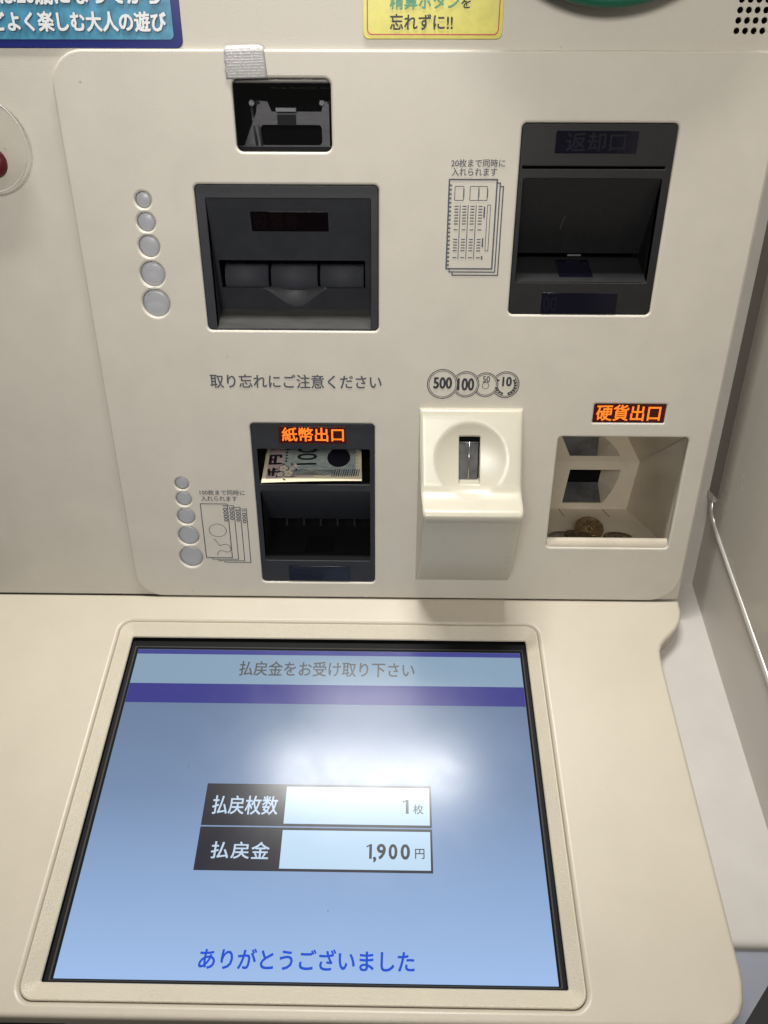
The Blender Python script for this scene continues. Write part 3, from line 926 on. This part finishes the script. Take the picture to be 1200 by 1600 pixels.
b = MB()
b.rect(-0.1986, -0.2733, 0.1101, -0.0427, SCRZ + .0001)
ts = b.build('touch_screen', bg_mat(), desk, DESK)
z1, z2, z3 = SCRZ + .00016, SCRZ + .00022, SCRZ + .00028
b = MB()
b.rect(-0.1984, -0.0470, 0.1099, -0.0430, z1, 0)
b.rect(-0.1984, -0.0731, 0.1099, -0.0470, z1, 1)
b.rect(-0.1984, -0.0895, 0.1099, -0.0731, z1, 2)
b.text('払戻金をお受け取り下さい', (-0.1140, -0.0657, 0.0248, -0.0527), z2, 3, weight=0.012)
b.build('title_bar', [E_NAVY, E_LIGHT, E_PURPLE, E_GREY], ts, DESK)
def one(xa, ya, xb, yb):
    """condensed figure one: stem with a short flag"""
    w, h = xb - xa, yb - ya
    b.poly([(xa + .50 * w, ya, z3), (xb, ya, z3), (xb, yb, z3), (xa + .58 * w, yb, z3), (xa + .50 * w, yb - .04 * h, z3)], 3)
    b.poly([(xa, yb - .24 * h, z3), (xa + .50 * w, yb - .14 * h, z3), (xa + .50 * w, yb - .04 * h, z3), (xa + .36 * w, yb - .07 * h, z3), (xa, yb - .12 * h, z3)], 3)


for row, (ya, yb) in enumerate(((-0.1809, -0.1518), (-0.2101, -0.1818))):
    b = MB()
    b.rect(-0.1240, ya, 0.0356, yb, z1, 0)
    b.rect(-0.0670, ya + .0017, 0.0342, yb - .0017, z2, 1)
    if row == 0:
        b.text('払戻枚数', (-0.1180, -0.1733, -0.0722, -0.1604), z2, 2, weight=0.012)
        one(0.0156, -0.1714, 0.0196, -0.1616)
        b.text('枚', (0.0228, -0.1715, 0.0298, -0.1648), z3, 3, weight=0.008)
    else:
        for ch, xa, xb in (('払', -0.1140, -0.1022), ('戻', -0.1003, -0.0882), ('金', -0.0868, -0.0748)):
            b.text(ch, (xa, -0.2024, xb, -0.1917), z2, 2, weight=0.012)
        for ch, xa, xb, ya_, yb_ in (('1', -0.0090, -0.0054, -0.2014, -0.1920), (',', -0.0043, -0.0027, -0.2034, -0.2004), ('9', -0.0018, 0.0037, -0.2014, -0.1920), ('0', 0.0062, 0.0115, -0.2014, -0.1920), ('0', 0.0143, 0.0200, -0.2014, -0.1920)):
            one(xa, ya_, xb, yb_) if ch == '1' else b.text(ch, (xa, ya_, xb, yb_), z3, 3, weight=0.022)
        b.text('円', (0.0238, -0.2010, 0.0300, -0.1947), z3, 3, weight=0.008)
    b.build('payout_row', [E_DARK, E_CELL, E_WTXT, E_BTXT], ts, DESK)
for x, y, l in ((-0.1405, -0.1392, .0012), (-0.0325, -0.2340, .0010), (-0.0985, -0.1760, .0008), (-0.0475, -0.1118, .0005)):
    b = MB()
    a = x * 900
    b.stroke([(x, y), (x + l * math.cos(a), y + l * math.sin(a))], .0004, z3 + .00005)
    b.build('dust_speck', BLACK, ts, DESK)
b = MB(); b.text('ありがとうございました', (-0.1110, -0.2668, 0.0224, -0.2556), z2, weight=0.016)
b.build('thank_you_message', E_BLUE, ts, DESK)

# lower cabinet carrying the desk
b = MB()
b.plate(rrect(-0.30, -0.20, 0.21, 0.24, 0.01), (), 0.0, 0.84, 0.004)
b.build('lower_cabinet', CREAM_BODY, machine)

# ================================================================== THINGS ON THE MACHINE
# blue sticker
BLUE_T = mat('watery_blue_print', (0.055, 0.25, 0.40), 0.3, mottle=0.35, mscale=90)
NAVY = mat('navy_border_print', (0.012, 0.02, 0.16), 0.22)
WHITE = mat('white_print', (0.78, 0.80, 0.82), 0.35)
SHADOWI = mat('dark_letter_outline', (0.03, 0.07, 0.12), 0.4)
b = MB()
b.plate(rrect(-0.2640, 0.3932, -0.1225, 0.4380, 0.004), (), -0.0029, -0.0022, 0.0003, 0)
b.tess([rrect(-0.2590, 0.3976, -0.1276, 0.4335, 0.0026)], lambda x, y: (x, y, -0.0020), 1)
for bx_, s in (((-0.2455, 0.4018, -0.1313, 0.4115), 'ほどよく楽しむ大人の遊び'), ((-0.2505, 0.4153, -0.1335, 0.4258), '馬券は20歳になってから')):
    b.text(s, (bx_[0] + .0003, bx_[1] - .0003, bx_[2] + .0003, bx_[3] - .0003), -0.0018, 2, weight=0.045)
    b.text(s, bx_, -0.0016, 3, weight=0.028)
tag(b.build('sticker', [NAVY, BLUE_T, SHADOWI, WHITE], None, PANEL, (-0.19, 0.415, -0.0029)), 'blue sticker with navy border and white lettering on the upper left of the machine', 'sticker')

# yellow sticker
YEL = mat('yellow_print', (0.68, 0.62, 0.10), 0.3, mottle=0.10, mscale=110)
REDL = mat('red_line_print', (0.48, 0.06, 0.04), 0.4)
GRN = mat('green_print', (0.05, 0.28, 0.15), 0.4)
EDGEY = mat('sticker_edge', (0.35, 0.33, 0.16), 0.4)
b = MB()
b.plate(rrect(-0.0138, 0.3982, 0.0692, 0.4420, 0.0032), (), -0.0029, -0.0021, 0.0003, 0)
b.stroke(rrect(-0.0112, 0.4004, 0.0668, 0.4396, 0.0028), 0.0007, -0.0019, 1, closed=True)
b.text('忘れずに!!', (0.0023, 0.4028, 0.0394, 0.4107), -0.0018, 2, weight=0.016)
b.text('精算ボタン', (0.0022, 0.4132, 0.0430, 0.4215), -0.0018, 3, weight=0.02)
b.text('を', (0.0442, 0.4137, 0.0495, 0.4193), -0.0018, 2, weight=0.014)
tag(b.build('sticker', [YEL, REDL, INKDARK, GRN], None, PANEL, (0.028, 0.42, -0.0029)), 'yellow sticker with a thin red outline and green and dark lettering', 'sticker')

# round green sign
GREEN = mat('green_sign_face', (0.035, 0.26, 0.16), 0.35, mottle=0.04)
DGREEN = mat('dark_green_rim', (0.008, 0.10, 0.055), 0.3)
sg = thing('round_sign', 'round green sign standing off the machine beside the speaker holes', 'sign', (PANEL @ Vector((0.1285, 0.5025, -0.003))))
b = MB()
cx, cy, r = 0.1285, 0.5030, 0.0905
b.loft([[(x, y, 0.006) for x, y in circle(cx, cy, r - .001, 96)], [(x, y, 0.007) for x, y in circle(cx, cy, r, 96)], [(x, y, 0.011) for x, y in circle(cx, cy, r, 96)],
        [(x, y, 0.0125) for x, y in circle(cx, cy, r - .0015, 96)], [(x, y, 0.0125) for x, y in circle(cx, cy, r - .0035, 96)]], 0)
b.tess([circle(cx, cy, r - .001, 96)], lambda x, y: (x, y, 0.006), 0, True)
rim = b.build('rim', DGREEN, sg, PANEL)
b = MB(); b.tess([circle(cx, cy, r - .0035, 96)], lambda x, y: (x, y, 0.0126)); b.build('face', GREEN, sg, PANEL)
b = MB()
b.loft([[(x, y, -0.003) for x, y in circle(cx, cy, .03, 32)], [(x, y, 0.0061) for x, y in circle(cx, cy, .03, 32)]])
b.build('stem', DGREEN, sg, PANEL)

# clear round disc with a red centre
cd = thing('clear_disc', 'clear round plastic disc with a dark red centre on the left of the machine', 'disc', (PANEL @ Vector((-0.2545, 0.3402, -0.003))))
b = MB()
b.plate(circle(-0.2545, 0.3400, 0.0277, 72), (), 0.0010, 0.0030, 0.0006, back=True)
b.build('clear_plate', CLEAR, cd, PANEL)
b = MB()
b.loft([[(x, y, 0.0030) for x, y in circle(-0.2545, 0.3400, 0.0279, 72)], [(x, y, 0.0034) for x, y in circle(-0.2545, 0.3400, 0.0276, 72)], [(x, y, 0.0030) for x, y in circle(-0.2545, 0.3400, 0.0272, 72)]])
b.build('rim', WHITEGREY, cd, PANEL)  # pale ring paints the bright edge line of the clear plate
b = MB()
REDP = mat('dark_red_plastic', (0.11, 0.006, 0.012), 0.3)
rings = []
for k in range(7):
    a = k / 6 * math.pi / 2
    rings.append([(x, y, -0.003 + 0.0038 * math.sin(a)) for x, y in circle(-0.2531, 0.3296, 0.0092 * max(.01, math.cos(a)) if k else 0.0092, 32)])
b.loft(rings)
b.build('red_centre', REDP, cd, PANEL)

# piece of hook tape over the plate's top edge
TAPE = mat('woven_nylon', (0.43, 0.42, 0.42), 0.5, mottle=0.10, mscale=300)
TAPEL = mat('nylon_loops', (0.60, 0.59, 0.59), 0.4)
b = MB()
path = [(0.3948, -0.0030), (0.3938, -0.0026), (0.3931, -0.0014), (0.3918, -0.0002)] + [(0.3918 - 0.0148 * t / 10, -0.0002 + 0.0003 * math.sin(t / 10 * 3.0)) for t in range(1, 11)]
NX = 14
rows_ = []
for i, (p, n) in enumerate(path):
    t = i / (len(path) - 1)
    xa, xb = -0.0976 + 0.0003 * math.sin(i * 1.7), -0.0738 + 0.0016 * t
    if i == 0:
        xa += .001; xb -= .002
    rows_.append([(xa + (xb - xa) * j / NX, p + 0.0006 * (j / NX), n + 0.0008) for j in range(NX + 1)])
b.loft(rows_, 0, True, False)
b.loft([[(x, p, n - .0005) for x, p, n in rw] for rw in rows_][::-1], 0, True, False)
for side in (0, NX):
    b.loft([[(x, p, n) for x, p, n in [rw[side] for rw in rows_]], [(x, p, n - .0005) for x, p, n in [rw[side] for rw in rows_]]], 0, False, False)
b.loft([rows_[-1], [(x, p, n - .0005) for x, p, n in rows_[-1]]], 0, False, False)
for rr_ in range(11):
    t = 0.9 + rr_ * 1.1
    for k in range(30):
        i0 = min(int(t * 1.03) + 1, len(path) - 1)
        tt = 2 + rr_ * (len(path) - 3) / 11 + .4
        i0 = int(tt); fr = tt - i0
        i1 = min(i0 + 1, len(path) - 1)
        u = 0.06 + 0.88 * (k + (0.5 if rr_ % 2 else 0.0)) / 30
        A = Vector(rows_[i0][0]).lerp(Vector(rows_[i0][-1]), u); B = Vector(rows_[i1][0]).lerp(Vector(rows_[i1][-1]), u)
        P = A.lerp(B, fr)
        h = 0.0003 + 0.0004 * random.random()
        w = 0.00030
        if random.random() < 0.12:
            continue
        top = P + Vector((random.uniform(-.0002, .0002), 0, h))
        q = [P + Vector((-w, -w, 0)), P + Vector((w, -w, 0)), P + Vector((w, w, 0)), P + Vector((-w, w, 0))]
        ti = b.vert(top); qi = [b.vert(x) for x in q]
        for m_ in range(4):
            b.face((qi[m_], qi[(m_ + 1) % 4], ti), 1)
tag(b.build('hook_tape', [TAPE, TAPEL], None, PANEL, (-0.085, 0.384, 0.0)), 'grey piece of hook tape stuck above the small dark printer window', 'tape')

# banknote in the outlet
PAPER = mat('banknote_paper', (0.82, 0.73, 0.53), 0.6, mottle=0.04, mscale=60)
TINT = mat('blue_green_print', (0.36, 0.42, 0.40), 0.6, mottle=0.22, mscale=260)
PINK = mat('pink_print', (0.52, 0.40, 0.40), 0.6, mottle=0.12, mscale=200)
BINK = mat('banknote_black_ink', (0.012, 0.012, 0.02), 0.45)
BLINK = mat('banknote_blue_ink', (0.10, 0.16, 0.30), 0.5)
FLOW = mat('blossom_print', (0.66, 0.58, 0.52), 0.6)
GOLD = mat('ochre_print', (0.38, 0.30, 0.12), 0.6)
b = MB()
BW = 0.0775
# note coordinates: u along the visible short edge (left to right), v away from the front edge
rise = 0.20
ORG, DU, DV = Vector((-0.0950, 0.1065, 0.0010)), Vector((1.0, 0.010, -0.045)).normalized(), Vector((-0.045, rise, -1.0)).normalized()
NRM = DV.cross(DU).normalized()
if NRM.y < 0:
    NRM = -NRM
def note(h):
    return lambda u, v: tuple(ORG + DU * u + DV * v + NRM * (h + 0.0005 * math.sin(u / BW * math.pi)))
def npoly(pts, h, mi):
    b.poly([note(h)(*q) for q in pts], mi)
def nrect(u0, v0, u1, v1, h, mi, k=8):
    for i in range(k):
        a, c = u0 + (u1 - u0) * i / k, u0 + (u1 - u0) * (i + 1) / k
        npoly(((a, v0), (c, v0), (c, v1), (a, v1)), h, mi)
def nstroke(pts, w, h, mi, closed=False):
    s0 = len(b.v)
    b.stroke(pts, w, 0, mi, closed)
    for i in range(s0, len(b.v)):
        b.v[i] = note(h)(b.v[i][0], b.v[i][1])
nrect(0, 0, BW, 0.066, 0, 0, 16)
nrect(0.0065, 0.0075, 0.0725, 0.064, .00006, 1, 14)
nrect(0.0030, 0.0045, 0.0150, 0.064, .00008, 2, 3)
for sgn in range(9):
    nrect(0.0150 + sgn * .0002, 0.0060 - sgn * .0001, 0.040, 0.0085 - sgn * .0002, .00009 + sgn * .000001, 2, 3) if sgn == 0 else None
b.text('千', (0.0040, 0.0085, 0.0130, 0.0190), mi=3, weight=0.06, rot=1, fn=note(.00022))
b.text('円', (0.0042, 0.0245, 0.0130, 0.0375), mi=3, weight=0.06, rot=1, fn=note(.00022))
b.text('1000', (0.0260, 0.0225, 0.0415, 0.0590), mi=3, weight=0.012, rot=1, fn=note(.00022))
for k in range(7):
    nrect(0.0165, 0.0270 + k * .0042, 0.0180, 0.0292 + k * .0042, .00022, 3, 1)
el = [(0.0592 + 0.0092 * math.cos(t * math.pi / 20), 0.0320 + 0.0135 * math.sin(t * math.pi / 20)) for t in range(40)]
npoly(el, .0002, 3)
def blossom(cu, cv, r, mi):
    pts = []
    for t in range(50):
        a = 2 * math.pi * t / 50
        rr = r * (0.72 + 0.28 * abs(math.cos(2.5 * a)))
        pts.append((cu + rr * math.cos(a), cv + rr * math.sin(a) * 1.25))
    npoly(pts, .00024, 3)
    npoly([(cu + (u - cu) * .86, cv + (v - cv) * .86) for u, v in pts], .0003, mi)
    npoly([(cu + (u - cu) * .2, cv + (v - cv) * .2) for u, v in pts], .00034, 7)
blossom(0.0158, 0.0180, 0.0042, 6); blossom(0.0202, 0.0110, 0.0044, 6); blossom(0.0138, 0.0100, 0.0030, 6); blossom(0.0225, 0.0175, 0.0028, 6)
for k in range(14):
    a = k * 0.9
    nstroke([(0.0180 + .0074 * math.cos(a), 0.0140 + .010 * math.sin(a)), (0.0180 + .0090 * math.cos(a + .25), 0.0140 + .012 * math.sin(a + .25))], .0012, .00021, 3)
for a in range(6):
    nstroke([(0.0255, 0.0215), (0.0255 + .0026 * math.cos(a * 1.047), 0.0215 + .0036 * math.sin(a * 1.047))], .0010, .00022, 6)
for w in range(14):
    nstroke([(0.0240 + 0.032 * t / 30, 0.0105 + 0.0045 * math.sin(t / 30 * math.pi * 2 + w * .30) * (1 - w * .03) + 0.0018 * math.sin(t / 30 * math.pi)) for t in range(31)], .0004, .0002 + w * .000006, (7, 4, 3)[w % 3])
for k in range(26):
    a = math.pi * k / 25
    nstroke([(0.041 + .0120 * math.cos(a), 0.0125 + .0072 * math.sin(a)), (0.041 + .0138 * math.cos(a), 0.0125 + .0085 * math.sin(a))], .0004, .00023, 4)
for k in range(13):
    u = 0.0540 + k * 0.0017
    nstroke([(u, 0.0055), (u + .0014, 0.0155)], .0008, .00024, 3 if k % 4 else 4)
for k in range(10):
    nstroke([(0.0735 + .0012 * math.cos(t), 0.012 + k * .005 + .0022 * math.sin(t)) for t in [i * .7 for i in range(9)]], .0003, .00022, 4)
nstroke(circle(0.0690, 0.0200, 0.0018, 14), .0005, .00024, 4, True)
tag(b.build('banknote', [PAPER, TINT, PINK, BINK, BLINK, BLINK, FLOW, GOLD], None, PANEL, ORG), 'thousand yen banknote sticking out of the dark banknote outlet', 'banknote')

# coins in the tray
COPPER = mat('worn_bronze', (0.22, 0.152, 0.08), 0.36, metallic=0.9, mottle=0.45, mscale=260, bump=0.6, bscale=420)
COPPERD = mat('dark_bronze', (0.17, 0.13, 0.085), 0.36, metallic=0.85, mottle=0.45, mscale=260, bump=0.6, bscale=420)
NICKEL = mat('worn_nickel', (0.28, 0.27, 0.26), 0.35, metallic=0.9, mottle=0.4, mscale=260, bump=0.6, bscale=420)


def coin(center, normal, r, m, label, spin):
    b = MB()
    th = 0.0017
    prof = [(0.0, -th / 2), (r - .0004, -th / 2), (r, -th / 2 + .0003), (r, th / 2 - .0003), (r - .0003, th / 2), (r - .0011, th / 2), (r - .0016, th / 2 - .0004), (r * .5, th / 2 - .0004)]
    b.loft([[(max(q, 1e-5) * math.cos(2 * math.pi * k / 48), max(q, 1e-5) * math.sin(2 * math.pi * k / 48), h) for k in range(48)] for q, h in prof], 0, True)
    b.disc(0, 0, r * .5, th / 2 - .0004, 0, 48)
    for k in range(22):                                     # raised wreath and centre device
        a = 2 * math.pi * k / 22
        cx, cy = r * .66 * math.cos(a), r * .66 * math.sin(a)
        t = a + 0.9
        d, nn = Vector((math.cos(t), math.sin(t))) * r * .13, Vector((-math.sin(t), math.cos(t))) * r * .05
        c = Vector((cx, cy))
        top = b.vert((cx, cy, th / 2 + .0001))
        ring = [b.vert((*(c + v), th / 2 - .0004)) for v in (-d, -nn, d, nn)]
        for i in range(4):
            b.face((ring[i], ring[(i + 1) % 4], top), 0, True)
    for k in range(7):
        a = k * .9
        c = Vector((r * .25 * math.cos(a), r * .22 * math.sin(a)))
        b.loft([[(c.x + r * .12 * math.cos(t), c.y + r * .07 * math.sin(t), th / 2 - .0004) for t in [i * math.pi / 6 for i in range(12)]],
                [(c.x + r * .04 * math.cos(t), c.y + r * .03 * math.sin(t), th / 2 + .0001) for t in [i * math.pi / 6 for i in range(12)]]])
    fr = PANEL @ Matrix.Translation(Vector(center)) @ Vector(normal).normalized().to_track_quat('Z', 'Y').to_matrix().to_4x4() @ Matrix.Rotation(spin, 4, 'Z')
    o = b.build('coin', m, None, fr)
    tag(o, label, 'coin', 'coins in the payout tray')


FN = (0.0, 0.985, -0.172)
fp = lambda n: 0.0500 + (n + 0.0085) / (0.1105 - 0.0085) * (0.0500 - 0.0314)
coin((0.1476, fp(-0.0245) + .0012, -0.0245), FN, 0.0113, NICKEL, 'dark coin lying leftmost behind the lip of the coin tray', 0.4)
coin((0.1605, fp(-0.0225) + .0026, -0.0225), (0.08, 0.97, -0.12), 0.0113, COPPERD, 'dark coin half hidden by the lip just left of the bronze upright one', 2.1)
coin((0.1718, 0.0508, -0.0345), (-0.05, 0.83, 0.42), 0.0119, COPPER, 'bronze coin tilted up and seen almost whole in the coin tray', 1.0)
coin((0.1935, fp(-0.0235) + .0014, -0.0235), FN, 0.0115, COPPERD, 'dark coin lying rightmost behind the lip of the coin tray', 3.0)

# ================================================================== COUNTER AND PARTITION
PX = 0.2702
ct = thing('side_counter', 'narrow pale grey counter strip between the machine and the partition', 'counter', (0.24, -0.10, 0))
b = MB()
prof = [(0.060, -0.0205), (-0.2400, -0.0205)] + [(-0.2440 - 0.0055 * math.sin(R(a)), -0.0260 + 0.0055 * math.cos(R(a))) for a in range(0, 91, 15)]
b.loft([[(0.12, y, z) for y, z in prof], [(PX + .012, y, z) for y, z in prof]], 0, True, False)
b.build('counter_top', WHITEGREY, ct, DESK)
b = MB()
q_end = lambda x: -0.2500 - 0.05 * max(0.08, min(1.0, (0.2620 - x) / 0.040))
xs = [0.12 + (PX + .012 - .12) * i / 24 for i in range(25)]
zz = lambda y: -0.0262 + (y + 0.2494) * 0.75
b.loft([[(x, -0.2494, -0.0258) for x in xs], [(x, q_end(x), zz(q_end(x))) for x in xs], [(x, q_end(x) + .002, zz(q_end(x)) - .006) for x in xs]], 0, False, False)
b.build('apron', APRON, ct, DESK)
b = MB()
b.box(0.2450, -0.06, -0.0420, PX + .012, 0.50, -0.0390)
b.build('back_strip', WHITEGREY, ct, PANEL)

pt = thing('partition', 'grey side partition with a curved pale edge bead at the right of the machine', 'partition', (PX + .008, 0.0, 0))
b = MB()
b.plate([(-0.50, -0.30), (0.10, -0.30), (0.10, 0.62), (-0.40, 0.40)], (), 0, 0.014, 0.001)
b.v = [(PX + .0140 - z, x, y) for x, y, z in b.v]
b.build('board', PARTL, pt, Matrix.Translation((0, 0, Z0)))
# bead path in desk coordinates (y away, z above the desk)
bead = [(0.0665, 0.0640), (0.0610, 0.0575), (0.0560, 0.0530), (0.0500, 0.0503), (0.0420, 0.0493), (0.0330, 0.0490), (0.0200, 0.0488), (0.0, 0.0486), (-0.05, 0.0488), (-0.12, 0.049), (-0.30, 0.049)]
b = MB()
b.tube([(PX - .0004, y, z) for y, z in bead], 0.0023, 0, 10)
b.build('edge_bead', BEAD, pt, DESK)
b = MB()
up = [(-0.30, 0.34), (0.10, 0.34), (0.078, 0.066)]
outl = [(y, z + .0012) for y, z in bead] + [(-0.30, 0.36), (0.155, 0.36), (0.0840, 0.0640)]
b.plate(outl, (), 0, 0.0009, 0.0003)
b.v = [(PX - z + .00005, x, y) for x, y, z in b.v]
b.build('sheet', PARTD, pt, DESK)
b = MB()
b.box(PX - 0.0028, 0.0855, -0.0388, PX + .001, 0.46, -0.0215)
b.build('post', POST, pt, PANEL)
b = MB()
b.box(PX - 0.0040, 0.0800, -0.0388, PX + .001, 0.0850, -0.0262)
b.build('bracket', BEAD, pt, PANEL)
